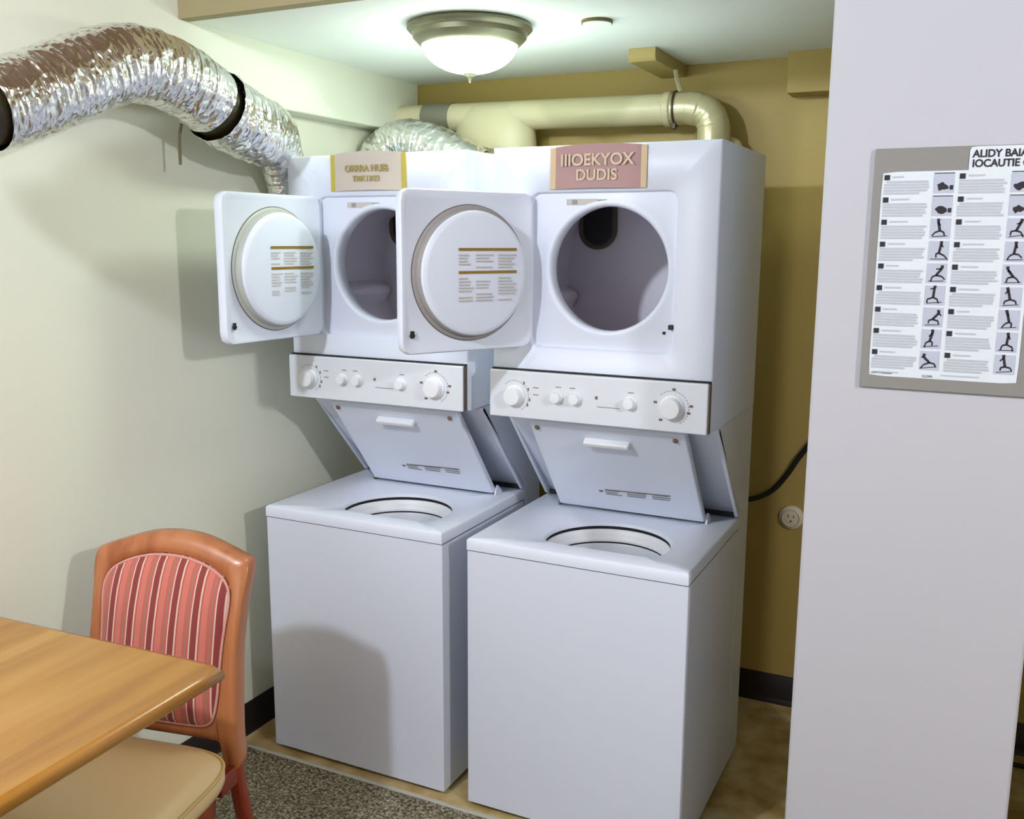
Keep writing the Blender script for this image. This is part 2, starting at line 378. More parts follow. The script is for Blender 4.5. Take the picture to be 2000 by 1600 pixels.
# ------------------------------------------------------------------ stacked washer and dryer
W, ZT, H, D = 0.607, 0.785, 1.807, 0.645
def machine(loc, label, door_ang, lid_x, hole, door_label):
    t = thing('stacked_laundry_machine', label, 'washer dryer', loc)
    # washer cabinet
    bm = bmesh.new(); box(bm, 0, W, 0.002, 0.525, 0.014, 0.750); bm.faces.ensure_lookup_table()
    bmesh.ops.delete(bm, geom=[f for f in bm.faces if all(v.co.z > .74 for v in f.verts)], context='FACES_ONLY')
    finish(bm, 'washer_cabinet', ENAMEL, t, bevel=0.003)
    for x in (0.05, W - .05):
        for y in (0.06, 0.47):
            bm = bmesh.new(); lathe(bm, [(0.018, 0), (0.02, 0.004), (0.02, 0.012), (0.01, 0.016)], (x, y, 0), n=16); finish(bm, 'foot', BLACK, t)
    # deck with a D shaped opening
    (hx, hy), hr, chord = hole
    bm = bmesh.new()
    def fr(a):
        s = math.sin(a); r = hr
        if s < -1e-6:
            rc = (hy - chord) / -s
            r = (rc ** -8 + hr ** -8) ** (-1 / 8)
        return r
    li, lo = ring_plate(bm, ((hx, hy), fr), (0.0, W, 0.0, 0.528), 'xy', ZT)
    lo_in = [(min(max(x, .005), W - .005), min(max(y, .005), .523), z) for x, y, z in lo]
    lo_b = [(x, y, 0.7525) for x, y, z in lo]; lo_c = [(x, y, ZT - .005) for x, y, z in lo]
    li2 = [(hx + (x - hx) * 0.970, hy + (y - hy) * 0.970, z - .004) for x, y, z in li]
    li3 = [(hx + (x - hx) * 0.965, hy + (y - hy) * 0.965, z - .010) for x, y, z in li]
    rings(bm, [lo_b, lo_c, lo_in, li, li2, li3])
    finish(bm, 'washer_deck', ENAMEL, t, angle=50)
    # seam shadow gap
    bm = bmesh.new(); rc_ = lambda e, z: [(e, e, z), (W - e, e, z), (W - e, .524 - e, z), (e, .524 - e, z)]
    rings(bm, [rc_(.004, .748), rc_(.004, .7545), rc_(.008, .7545), rc_(.008, .748), rc_(.004, .748)]); finish(bm, 'seam_gap', DARK, t, smooth=False)
    # tub ring, basket and agitator
    tcy = hy + .02
    dl = lambda k, z: [(hx + (x - hx) * k, hy + (y - hy) * k, ZT + z) for x, y, _ in li]
    bm = bmesh.new(); rings(bm, [dl(.99, -.009), dl(.99, -.028)]); finish(bm, 'tub_gap', BLACK, t, angle=60)
    bm = bmesh.new(); rings(bm, [dl(1.0, -.032), dl(.985, -.0195), dl(.965, -.0185), dl(.945, -.022), dl(.925, -.033), dl(.905, -.044), dl(.895, -.047), dl(.90, -.052)]); finish(bm, 'tub_ring', PLASTIC, t, angle=60)
    bm = bmesh.new(); rings(bm, [dl(.93, -.047), dl(.93, -.060)]); finish(bm, 'basket_gap', BLACK, t, angle=60)
    bm = bmesh.new(); rings(bm, [dl(.94, -.062), dl(.912, -.057), dl(.895, -.062), dl(.87, -.17), dl(.80, -.23), dl(.10, -.25)], cap1=True); finish(bm, 'wash_basket', STEEL, t, angle=60)
    bm = bmesh.new(); lathe(bm, [(0.085, -0.245), (0.070, -0.21), (0.058, -0.15), (0.055, -0.080), (0.052, -0.064), (0.040, -0.055), (0.0, -0.052)], (hx, tcy, ZT), n=40)
    for k in range(4):
        a = k * PI / 2 + .5; ca, sa = math.cos(a), math.sin(a); n_ = Vector((-sa, ca, 0)) * 0.006; c = Vector((hx, tcy, 0))
        pts = [(0.04, -0.066), (0.085, -0.072), (0.092, -0.22), (0.04, -0.235)]
        f1 = [bm.verts.new(c + n_ + Vector((r * ca, r * sa, ZT + z))) for r, z in pts]; f2 = [bm.verts.new(c - n_ + Vector((r * ca, r * sa, ZT + z))) for r, z in pts]
        bm.faces.new(f1); bm.faces.new(f2[::-1])
        for i in range(4): bm.faces.new((f1[i], f1[(i + 1) % 4], f2[(i + 1) % 4], f2[i]))
    finish(bm, 'agitator', PLASTIC, t, angle=40)
    # rear frame : column behind the washer and the slanted shroud under the dryer
    bm = bmesh.new(); prism_x(bm, [(0.532, 0.012), (D, 0.012), (D, 1.096), (0.245, 1.096), (0.238, 1.085), (0.532, 0.800)], 0.0, W)
    finish(bm, 'rear_frame', ENAMEL, t, bevel=0.003)
    for x in (0.0, W - .011):
        bm = bmesh.new(); prism_x(bm, [(0.232, 1.094), (0.250, 1.094), (0.530, 0.789), (0.512, 0.789)], x, x + .011); finish(bm, 'side_flange', ENAMEL, t, bevel=0.002)
    bx('shroud_gap', BLACK, t, 0.012, W - .012, 0.520, 0.532, 0.7852, 0.798)
    # washer lid leaning forward under the control panel
    x0, x1 = lid_x
    bot, top = Vector((0, 0.418, 0.797)), Vector((0, 0.186, 1.089))
    dirv = (top - bot); ln = dirv.length; ang = math.atan2(dirv.z, dirv.y)
    lid = bx('washer_lid', ENAMEL, t, x0, x1, 0.0, ln, -0.011, 0.011, bevel=0.006)
    lid.location = bot; lid.rotation_euler = (ang, 0, 0)
    # lid local frame : y up along the lid, +z is the face that looks at the viewer
    sgn = 1.0 if math.cos(ang) < 0 else -1.0
    zf = 0.0115
    bm = bmesh.new(); box(bm, x0 + .155, x0 + .285, ln - .062, ln - .045, zf - .002, zf + .020); finish(bm, 'lid_handle', PLASTIC, lid, bevel=0.005)
    for xx in (x0 + .022, x1 - .03):
        bm = bmesh.new(); lathe(bm, [(0.007, 0), (0.007, 0.004), (0.004, 0.007)], (xx, ln - .022, zf - .001), n=14); finish(bm, 'lid_bumper', BROWNMARK, lid)
    bm = bmesh.new(); quad(bm, *[(x0 + a, b, zf + .0004) for a, b in ((.165, .098), (.36, .106), (.36, .110), (.165, .102))]); finish(bm, 'lid_label_bar', BROWNMARK, lid, smooth=False)
    bm = bmesh.new(); rnd = random.Random(3)
    for row in range(3):
        for c0, c1 in ((.165, .215), (.23, .30), (.305, .36)):
            e_ = c1 - rnd.uniform(0, .02); yy = .090 - row * .009 + c0 * .04
            quad(bm, (x0 + c0, yy, zf + .0004), (x0 + e_, yy, zf + .0004), (x0 + e_, yy + .005, zf + .0004), (x0 + c0, yy + .005, zf + .0004))
    finish(bm, 'lid_label_text', GREYMARK, lid, smooth=False)['kind'] = 'stuff'
    bm = bmesh.new(); box(bm, x0 + .146, x0 + .158, .088, .094, zf - .0002, zf + .0006); finish(bm, 'lid_label_symbol', BROWNMARK, lid, smooth=False)
    for xx in (x0 - .006, x1):
        bm = bmesh.new(); prism_x(bm, [(0.412, 0.7855), (0.455, 0.7855), (0.455, 0.792), (0.428, 0.815), (0.415, 0.80)], xx, xx + .006); finish(bm, 'lid_hinge', BROWNCAP if xx < x0 else ENAMEL, t, smooth=False)
    # dryer cabinet with a rounded recess
    yf, zb = 0.150, 1.098
    rx0, rx1, rz0, rz1 = 0.108, 0.505, 1.287, 1.694
    bm = bmesh.new()
    rc = ((rx0 + rx1) / 2, (rz0 + rz1) / 2); f_rr = rrect((rx1 - rx0) / 2, (rz1 - rz0) / 2, 0.022)
    li, lo = ring_plate(bm, (rc, f_rr), (0, W, zb, H), 'xz', yf)
    lo_a = [(x, yf + .006, z) for x, y, z in lo]
    lo_i = [(min(max(x, .006), W - .006), yf, min(max(z, zb + .006), H - .006)) for x, y, z in lo]
    lo_b = [(x, D, z) for x, y, z in lo]
    s_ = lambda k, yy: [(rc[0] + (x - rc[0]) * k, yy, rc[1] + (z - rc[1]) * k) for x, y, z in li]
    rings(bm, [lo_b, lo_a, lo_i, s_(1.0, yf), s_(.985, yf + .003), s_(.972, yf + .014)], cap0=True)
    finish(bm, 'dryer_cabinet', ENAMEL, t, angle=50)
    # bezel with round opening
    cx, cz, R = 0.321, 1.497, 0.163
    bm = bmesh.new()
    angs = [2 * PI * i / 96 for i in range(96)]
    fo = rrect((rx1 - rx0) / 2 * .975, (rz1 - rz0) / 2 * .975, 0.02)
    outer, inner = [], []
    for a in angs:
        # radius from the opening centre to the rounded rectangle
        lo_r, hi_r = 0.0, 0.6
        for _ in range(40):
            mid = (lo_r + hi_r) / 2; px, pz = cx + mid * math.cos(a) - rc[0], cz + mid * math.sin(a) - rc[1]
            if math.hypot(px, pz) > fo(math.atan2(pz, px)): hi_r = mid
            else: lo_r = mid
        outer.append((cx + lo_r * math.cos(a), yf + .0135, cz + lo_r * math.sin(a)))
    circ = lambda r, yy: [(cx + r * math.cos(a), yy, cz + r * math.sin(a)) for a in angs]
    rings(bm, [outer, circ(R + .012, yf + .0135), circ(R + .004, yf + .010), circ(R - .002, yf + .013), circ(R - .006, yf + .022), circ(R - .004, yf + .055), circ(R + .006, yf + .062)])
    finish(bm, 'dryer_bezel', ENAMEL, t, angle=60)
    # drum
    bm = bmesh.new(); dc = (0.305, 0, 1.475)
    lathe_open(bm, [(0.190, .222), (0.275, .224), (0.288, .235), (0.288, .575), (0.278, .602), (0.10, .61), (0.0001, .612)], dc, 'y', 72)
    dr = finish(bm, 'drum', DRUM, t, angle=50)
    for bang in (-86, 42, 196):
        a = math.radians(bang); c, s = math.cos(a), math.sin(a)
        bm = bmesh.new(); loops = []
        for yy, hh in ((.25, .03), (.30, .055), (.5, .055), (.595, .035)):
            lp = []
            for u, v in ((-.04, 0), (-.018, hh * .75), (-.008, hh), (.008, hh), (.018, hh * .75), (.04, 0)):
                rad = 0.286 - v; lp.append((dc[0] + rad * c - u * s, yy, dc[2] + rad * s + u * c))
            loops.append(lp)
        rings(bm, loops, closed=False); finish(bm, 'drum_baffle', DRUM, dr, angle=60)
    bm = bmesh.new()
    def slot(r, yy, zoff=0.0):
        lp = []
        for i in range(48):
            a = 2 * PI * i / 48; x, z = r * math.cos(a), r * math.sin(a)
            lp.append((0.126 + x, yy, 1.603 + zoff + z + (0.075 if z > 0 else -0.0)))
        return lp
    rings(bm, [slot(.060, .606), slot(.060, .592), slot(.053, .588), slot(.046, .594)])
    finish(bm, 'outlet_rim', BROWNCAP, dr, angle=60)
    bm = bmesh.new(); rings(bm, [slot(.054, .5955), slot(.03, .5955)], cap1=True); finish(bm, 'outlet_grille', BLACK, dr, smooth=False)
    # bezel marks
    bm = bmesh.new(); box(bm, cx - .115, cx - .03, yf + .0128, yf + .0142, rz1 - .036, rz1 - .020); finish(bm, 'bezel_sticker', FAINT, t, smooth=False)
    bm = bmesh.new(); box(bm, cx - .10, cx - .085, yf + .0126, yf + .0146, rz1 - .034, rz1 - .022); box(bm, cx - .03, cx - .005, yf + .0126, yf + .0146, rz1 - .036, rz1 - .022); finish(bm, 'bezel_sticker_print', GREYMARK, t, smooth=False)['kind'] = 'stuff'
    bm = bmesh.new(); box(bm, rx1 - .016, rx1 - .002, yf - .001, yf + .015, 1.352, 1.364); finish(bm, 'door_strike', BLACK, t, bevel=.002)
    bm = bmesh.new(); box(bm, rx1 - .034, rx1 - .025, yf + .012, yf + .016, 1.338, 1.346); finish(bm, 'strike_screw', BLACK, t, bevel=.002)
    # control panel
    py = 0.128
    cp_ = bx('control_panel', PANEL, t, 0.002, W - .004, py, yf + .004, 1.098, 1.2255, bevel=0.004)
    bx('panel_gap', DARK, t, 0.004, W - .003, py + .012, yf + .003, 1.2250, 1.2300)
    bx('panel_end_cap', BROWNCAP, t, W - .0038, W - .001, py + .004, yf - .001, 1.100, 1.2250)
    def knob(x, z, r, name='knob', dep=0.024, pointer=True):
        bm = bmesh.new(); lathe(bm, [(r * 1.14, 0.001), (r * 1.14, -0.004), (r * 1.0, -0.006), (r * 0.94, -dep + .004), (r * 0.86, -dep), (r * .5, -dep - .0005), (0, -dep - .0005)], (x, py, z), 'y', 28)
        k = finish(bm, name, KNOB, cp_, angle=40)
        return k
    knob(0.078, 1.158, 0.026); knob(0.513, 1.160, 0.028)
    for x in (0.201, 0.254, 0.403): knob(x, 1.163, 0.0155, 'small_knob', 0.018)
    bm = bmesh.new()
    def dot(x, z, wx, wz): box(bm, x - wx / 2, x + wx / 2, py - .0006, py + .001, z - wz / 2, z + wz / 2)
    dot(.312, 1.170, .007, .008)
    for x, z in ((.118, 1.178), (.122, 1.150), (.116, 1.136), (.105, 1.194)): dot(x, z, .004, .008)
    for x, z in ((.517, 1.207), (.562, 1.168), (.470, 1.172), (.485, 1.128), (.556, 1.150)): dot(x, z, .009, .006)
    finish(bm, 'panel_print', BROWNMARK, cp_, smooth=False)['kind'] = 'stuff'
    bm = bmesh.new(); dot(.345, 1.147, .062, .0022)
    for x, z in ((.245, 1.190), (.205, 1.190), (.405, 1.190), (.140, 1.184), (.140, 1.165)): dot(x, z, .016, .003)
    finish(bm, 'panel_faint_print', GREYMARK, cp_, smooth=False)['kind'] = 'stuff'
    bm = bmesh.new()
    for (kx, kz, r_) in ((.078, 1.158, .040), (.513, 1.160, .042)):
        for i in range(18):
            a0_, a1_ = math.radians(-60 + i * 11), math.radians(-60 + i * 11 + 6)
            quad(bm, *[(kx + q * math.cos(a), py - .0004, kz + q * math.sin(a)) for q, a in ((r_, a0_), (r_ + .0022, a0_), (r_ + .0022, a1_), (r_, a1_))])
    finish(bm, 'dial_scale', GREYMARK, cp_, smooth=False)['kind'] = 'stuff'
    # dryer door
    dw, dz0, dz1 = 0.388, 1.292, 1.690
    dh = dz1 - dz0
    bm = bmesh.new(); f_d = rrect(dw / 2, dh / 2, 0.024)
    lp = lambda k, yy, inset: [((dw / 2) + (f_d(a) - inset) * math.cos(a), yy, dh / 2 + (f_d(a) - inset) * math.sin(a)) for a in angs]
    rings(bm, [lp(1, -0.020, .010), lp(1, -0.018, .003), lp(1, -0.010, 0), lp(1, 0.006, 0), lp(1, 0.009, .003), lp(1, 0.009, .012), lp(1, .006, .02)], cap0=True, cap1=True)
    door = finish(bm, 'dryer_door', ENAMEL, t, angle=45)
    door.location = (0.112, yf - .004, dz0); door.rotation_euler = (0, 0, door_ang)
    bm = bmesh.new(); bc = (dw / 2 - .004, 0, dh / 2 - .004)
    lathe(bm, [(0.154, .010), (0.154, .028), (0.152, .034), (0.147, .037), (0.140, .038), (0.02, .040), (0, .040)], bc, 'y', 72)
    finish(bm, 'door_inner_panel', ENAMEL, door, angle=35)
    bm = bmesh.new()
    def lr(r, yy): return [(bc[0] + r * math.cos(a), yy, bc[2] + r * math.sin(a)) for a in angs]
    rings(bm, [lr(.1675, .0050), lr(.1675, .0085), lr(.1645, .0105), lr(.158, .0110), lr(.1565, .024), lr(.1545, .0275), lr(.1535, .0275)]); finish(bm, 'door_boss_band', mat('grey_boss_band', srgb(150, 146, 144), .5) if door_label else BOSS_BAND, door, angle=40)  # grey band round the side of the raised door boss
    bm = bmesh.new(); rings(bm, [lr(.1695, .0058), lr(.1695, .0072), lr(.1670, .0072)]); finish(bm, 'boss_seam', BROWNCAP, door, angle=60)
    # door label; x runs towards the hinge when seen from inside
    yl = 0.0405
    def dq(bm, a0, a1, b0, b1, tilt=0.0):
        h0 = yl + .0004
        quad(bm, (bc[0] - a0, h0, bc[2] + b0 + a0 * tilt), (bc[0] - a1, h0, bc[2] + b0 + a1 * tilt), (bc[0] - a1, h0, bc[2] + b1 + a1 * tilt), (bc[0] - a0, h0, bc[2] + b1 + a0 * tilt))
    rnd = random.Random(5 if door_label else 9)
    for b0 in (.056, .000):
        bm = bmesh.new(); dq(bm, -.055, .118, b0, b0 + .007); finish(bm, 'door_label_bar', OLIVE, door, smooth=False)
    bm = bmesh.new()
    for c0, c1 in ((-.055, -.012), (-.005, .05), (.062, .118)):
        for zz in [.047 - k * .0075 for k in range(5)] + [-.010 - k * .0078 for k in range(8)]:
            if rnd.random() < .88: dq(bm, c0, c1 - rnd.uniform(0, .018), zz - .0036, zz)
    finish(bm, 'door_label_text', FAINT if not door_label else GREYMARK_L, door, smooth=False)['kind'] = 'stuff'
    bm = bmesh.new(); box(bm, dw - .034, dw - .024, .0085, .0105, .040, .058); box(bm, dw - .036, dw - .022, .0085, .0108, .044, .049); finish(bm, 'door_catch', BLACK, door, smooth=False)
    return t
BOSS_BAND = mat('pale_boss_band', srgb(176, 180, 172), .45)
GREYMARK_L = mat('light_grey_print', srgb(184, 178, 172), 0.7)
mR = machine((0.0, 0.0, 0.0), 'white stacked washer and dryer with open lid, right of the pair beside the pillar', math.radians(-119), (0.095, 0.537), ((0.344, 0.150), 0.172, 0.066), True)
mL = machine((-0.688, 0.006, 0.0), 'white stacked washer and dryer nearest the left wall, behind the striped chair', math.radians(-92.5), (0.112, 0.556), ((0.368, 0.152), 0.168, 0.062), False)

# ------------------------------------------------------------------ paper signs taped on the dryers
def sign(x0, y, x1, z0, z1, tw, pm, tm, im, lines, label, sag):
    t = thing('paper_sign', label, 'sign', ((x0 + x1) / 2, y, (z0 + z1) / 2))
    hw, hh = (x1 - x0) / 2, (z1 - z0) / 2
    bm = bmesh.new(); nx, nz = 20, 8; th = .0012
    def P(i, j, off):
        u = -1 + 2 * i / nx; v = -1 + 2 * j / nz
        bul = .010 * (1 - u * u) ** .7 * (.6 + .4 * abs(v)) + .0012
        return (u * (hw - tw * .6), -bul - off, v * hh + sag * (1 - u * u) * (.006 if v > 0 else .003) * abs(v))
    A = [[bm.verts.new(P(i, j, th)) for i in range(nx + 1)] for j in range(nz + 1)]; B = [[bm.verts.new(P(i, j, 0)) for i in range(nx + 1)] for j in range(nz + 1)]
    for j in range(nz):
        for i in range(nx):
            bm.faces.new((A[j][i], A[j][i + 1], A[j + 1][i + 1], A[j + 1][i])); bm.faces.new((B[j][i], B[j + 1][i], B[j + 1][i + 1], B[j][i + 1]))
    for j in range(nz):
        for i in (0, nx): bm.faces.new((A[j][i], A[j + 1][i], B[j + 1][i], B[j][i]))
    for i in range(nx):
        for j in (0, nz): bm.faces.new((A[j][i], A[j][i + 1], B[j][i + 1], B[j][i]))
    finish(bm, 'sheet', pm, t, angle=60)
    for s in (-1, 1):
        xx = s * (hw - tw / 2)
        bx('tape_strip', tm, t, xx - tw / 2, xx + tw / 2, -.0042, -.0002, -hh * .99, hh * .99, bevel=.001, seg=1)
    for k, (body, size, dz, sx) in enumerate(lines):
        mw = Matrix.Translation((0, -.0128, dz)) @ Matrix.Rotation(PI / 2, 4, 'X')
        text_mesh('lettering', body, size, im, t, mw, .0004, sx=sx, boff=.022)
    return t
sign(0.166, .150, 0.424, 1.697, 1.801, .016, PAPER_R, TAPE_B, INK_B, [('IIIOEKYOX', .040, .018, 1.0), ('DUDIS', .038, -.019, 1.0)], 'mauve paper sign with pale letters taped to the right dryer', 1.0)
sign(-0.526, .156, -0.271, 1.704, 1.807, .016, PAPER_L, TAPE_Y, INK_Y, [('ORRRA NUIB', .026, .010, .95), ('TRIK12/22', .022, -.018, .95)], 'pale brown paper sign held by yellow tape on the left dryer', 1.0)

# ------------------------------------------------------------------ ceiling light
cl = thing('ceiling_light', 'lit frosted glass dome ceiling light with a dark metal rim', 'lamp', (-0.102, 0.211, ZC))
bm = bmesh.new(); lathe(bm, [(0.10, 0.0), (0.158, 0.0), (0.166, -0.004), (0.168, -0.012), (0.160, -0.020), (0.155, -0.022), (0.152, -0.034), (0.146, -0.040), (0.136, -0.050), (0.129, -0.054), (0.126, -0.050), (0.11, -0.03)], n=72); finish(bm, 'rim', BRONZE, cl, angle=25)
bm = bmesh.new(); prof = [(0.1285 * math.cos(a), -0.046 - 0.078 * math.sin(a)) for a in [PI / 2 * i / 16 for i in range(17)]]; prof[-1] = (0.0, prof[-1][1])
lathe_open(bm, prof[:-1] + [(0.0008, prof[-1][1])], n=64); finish(bm, 'glass_shade', GLOW, cl, angle=60)
bm = bmesh.new(); lathe(bm, [(0.012, -0.119), (0.018, -0.124), (0.016, -0.129), (0.006, -0.133), (0.0035, -0.142), (0.003, -0.147), (0, -0.148)], n=20); finish(bm, 'finial', BRONZE, cl, angle=40)
# sprinkler cover plate
sp = thing('ceiling_cover_plate', 'small round plate flush on the ceiling right of the dome light', 'plate', (0.226, 0.300, ZC))
bm = bmesh.new(); lathe(bm, [(0.041, 0.0), (0.041, -0.008), (0.039, -0.0085), (0.0385, -0.004), (0.0, -0.004)], n=40); finish(bm, 'plate_rim', mat('plate_brown', srgb(112, 98, 62), .6), sp, angle=30)
bm = bmesh.new(); lathe(bm, [(0.0385, -0.0045), (0.038, -0.0092), (0.0, -0.0096)], n=40); finish(bm, 'plate_disc', CEIL, sp)

# ------------------------------------------------------------------ foil ducts
def foil(bm, pts, radf, k, seed, n=72, ridge=0.026, amp=1.0, cap=False):
    path = catmull(pts, k); ln = [0.0]
    for a, b in zip(path, path[1:]): ln.append(ln[-1] + (b - a).length)
    def mod(i, j, a):
        s = ln[i]; ph = (s / ridge + a / (2 * PI)) % 1.0
        rid = 0.018 * math.exp(-((ph - .5) / .16) ** 2)
        q = Vector((math.cos(a) * 2.0, math.sin(a) * 2.0, s * 44)) + Vector((seed, seed * 2, 0))
        cr = noise.noise(q * 1.0) * .026 + noise.noise(q * 2.3) * .020
        r2 = 1 - abs(noise.noise(Vector((math.cos(a) * 3.4, math.sin(a) * 3.4, s * 80)) + Vector((seed, 9, 3))))
        return 1 + amp * (rid + cr + .022 * (r2 - .7))
    sweep(bm, path, radf, n=n, cap=cap, mod=mod)
fd = thing('foil_duct', 'crinkled silver flexible duct arching along the left wall below the soffit', 'duct', (-0.65, -0.4, 1.97))
def loc_pts(pts, o): return [Vector(p) - Vector(o) for p in pts]
FO = (-0.65, -0.4, 1.97)
A = [(-0.652, -0.83, 1.824), (-0.652, -0.775, 1.842), (-0.652, -0.70, 1.872), (-0.65, -0.62, 1.907), (-0.65, -0.53, 1.947), (-0.65, -0.44, 1.972), (-0.65, -0.34, 1.969), (-0.65, -0.25, 1.945), (-0.652, -0.185, 1.920)]
bm = bmesh.new(); foil(bm, loc_pts(A, FO), lambda k, t: (0.087, 0.087), 420, 1.3, n=96); finish(bm, 'upper_sleeve', FOIL, fd, angle=180)
B = [(-0.656, -0.160, 1.911), (-0.665, -0.08, 1.888), (-0.690, 0.05, 1.868), (-0.720, 0.15, 1.858), (-0.757, 0.235, 1.775), (-0.763, 0.28, 1.66), (-0.763, 0.31, 1.50)]
def rb(k, t):
    s = min(1, max(0, (t - .15) / .45)); return (0.092 - .033 * s, 0.094 - .004 * s)
bm = bmesh.new(); foil(bm, loc_pts(B, FO), rb, 320, 4.1, n=96, ridge=.05, amp=1.25); finish(bm, 'lower_sleeve', FOIL, fd, angle=180)
bm = bmesh.new(); sweep(bm, catmull(loc_pts([(-0.645, -0.97, 1.80), (-0.648, -0.88, 1.815), (-0.652, -0.77, 1.845), (-0.652, -0.70, 1.872)], FO), 40), lambda k, t: (.080, .080), n=48); finish(bm, 'bare_hose', HOSE, fd, angle=60)
bm = bmesh.new(); sweep(bm, catmull(loc_pts([(-0.65, -0.25, 1.945), (-0.652, -0.185, 1.918), (-0.662, -0.13, 1.895), (-0.672, -0.07, 1.870)], FO), 40), lambda k, t: (.078, .078), n=48); finish(bm, 'bare_hose', HOSE, fd, angle=60)
tube('tie_strap', loc_pts([(-0.72, -0.215, 1.875), (-0.735, -0.213, 1.83), (-0.737, -0.213, 1.76)], FO), .004, mat('tie_grey', srgb(132, 120, 92), .6), fd, n=8, k=12)

fh = thing('foil_duct', 'crinkled silver duct humped up behind the top of the left dryer', 'duct', (-0.6, 0.755, 1.9))
FH = (-0.6, 0.755, 1.9)
Cc = [(-0.795, 0.72, 1.62), (-0.775, 0.725, 1.76), (-0.745, 0.735, 1.845), (-0.68, 0.745, 1.893), (-0.60, 0.75, 1.896), (-0.52, 0.755, 1.868), (-0.44, 0.765, 1.828), (-0.375, 0.775, 1.795)]
Cc = [(max(x, -.74), y, z) for x, y, z in Cc]
bm = bmesh.new(); foil(bm, loc_pts(Cc, FH), lambda k, t: (.078, .078), 380, 7.7, n=96, ridge=.03, amp=1.1); finish(bm, 'sleeve', FOIL, fh, angle=180)

# ------------------------------------------------------------------ tan exhaust pipe
ep = thing('exhaust_pipe', 'tan painted exhaust pipe running along the back wall above the dryers', 'pipe', (0, 0.905, 1.98))
EP = Vector((0, 0.905, 1.98))
def lp_(pts): return [Vector(p) - EP for p in pts]
bm = bmesh.new(); sweep(bm, lp_([(-0.772, .905, 1.998), (-0.5, .905, 1.992), (0.0, .905, 1.986), (0.26, .905, 1.982)]), lambda k, t: (.049, .049), n=48); finish(bm, 'pipe', TAN, ep, angle=60)
bm = bmesh.new(); sweep(bm, lp_([(-0.655, .905, 1.997), (-0.545, .905, 1.994)]), lambda k, t: (.0515, .0515), n=48); finish(bm, 'tape_band', DUCTTAPE, ep, angle=60)
bm = bmesh.new(); loops = []
for z, cx_, rx_, ry_ in ((2.034, -.385, .100, .020), (2.024, -.385, .122, .042), (2.004, -.385, .136, .056), (1.97, -.384, .146, .065), (1.93, -.380, .152, .069), (1.88, -.378, .155, .070), (1.72, -.378, .152, .070)):
    loops.append([Vector((cx_ + rx_ * math.copysign(abs(math.cos(2 * PI * i / 64)) ** .8, math.cos(2 * PI * i / 64)), .905 + ry_ * math.sin(2 * PI * i / 64), z)) - EP for i in range(64)])
rings(bm, loops, cap0=True, cap1=True); finish(bm, 'wye_fitting', TAN, ep, angle=70)
bm = bmesh.new(); foil(bm, catmull(lp_([(-0.47, .805, 1.885), (-0.42, .795, 1.87), (-0.36, .79, 1.852), (-0.31, .79, 1.845)]), 6), lambda k, t: (.028, .024), 60, 3.3, n=40, ridge=.02, amp=3.0, cap=True); finish(bm, 'crumpled_tape', mat('foil_tape_dull', srgb(150, 142, 110), .4, .6, bump=(70, .8, .01)), ep, angle=40)
bm = bmesh.new(); lathe_open(bm, [(.050, 0), (.0555, .004), (.0555, .022), (.050, .028)], n=48)
for v in bm.verts: v.co = Vector((0.228 + v.co.z, v.co.x, v.co.y + 1.983 - EP.z))
finish(bm, 'coupling', TAN, ep, angle=40)
bm = bmesh.new(); lathe_open(bm, [(.0535, 0), (.0555, .001), (.0555, .006), (.0535, .007)], n=48)
for v in bm.verts: v.co = Vector((0.262 + v.co.z, v.co.x, v.co.y + 1.983 - EP.z))
finish(bm, 'dark_strap', mat('dark_strap', srgb(66, 42, 22), .5), ep, angle=40)
bm = bmesh.new(); box(bm, .268, .282, -.058, -.046, -.066, -.046); finish(bm, 'strap_buckle', mat('dark_buckle', srgb(46, 30, 18), .5), ep, bevel=.003)
bm = bmesh.new(); path = catmull(lp_([(0.255, .905, 1.982), (0.31, .905, 1.982), (0.36, .905, 1.966), (0.385, .905, 1.93), (0.390, .90, 1.87), (0.390, .90, 1.70)]), 90)
def em(k, i, a):
    s = k / 90
    wr = .035 * noise.noise(Vector((math.cos(a) * 2, math.sin(a) * 2, s * 22))) if .3 < s < .66 else 0
    st = .03 if (.18 < s < .32 or s > .66) else 0.0
    return 1.0 + wr + st
sweep(bm, path, lambda k, t: (.050, .050), n=48, mod=em); finish(bm, 'taped_elbow', mat('tan_foil_tape', srgb(196, 188, 148), .3, .25), ep, angle=40)
bm = bmesh.new(); path = catmull(lp_([(0.40, .95, 1.86), (0.432, .95, 1.872), (0.452, .95, 1.85), (0.455, .95, 1.76)]), 20); sweep(bm, path, lambda k, t: (.022, .022), n=24); finish(bm, 'small_elbow', TAN, ep, angle=60)
# beam block with hanging strap
bb = thing('ceiling_block', 'tan painted wooden block fixed to the ceiling above the pipe', 'block', (0.22, 0.84, ZC))
bm = bmesh.new(); prism_x(bm, [(-0.155, 0.0), (-0.155, -0.028), (-0.146, -0.038), (0.173, -0.038), (0.173, 0.0)], -0.042, 0.042); finish(bm, 'block', TANBEAM, bb, bevel=.002)
bm = bmesh.new(); sweep(bm, [Vector(p) - Vector((.22, .84, ZC)) for p in ((0.268, .872, 2.096), (0.272, .876, 2.07), (0.281, .889, 2.034))], lambda k, t: (.0015, .008), n=8); finish(bm, 'hanger_strap', TAN, bb, smooth=False)

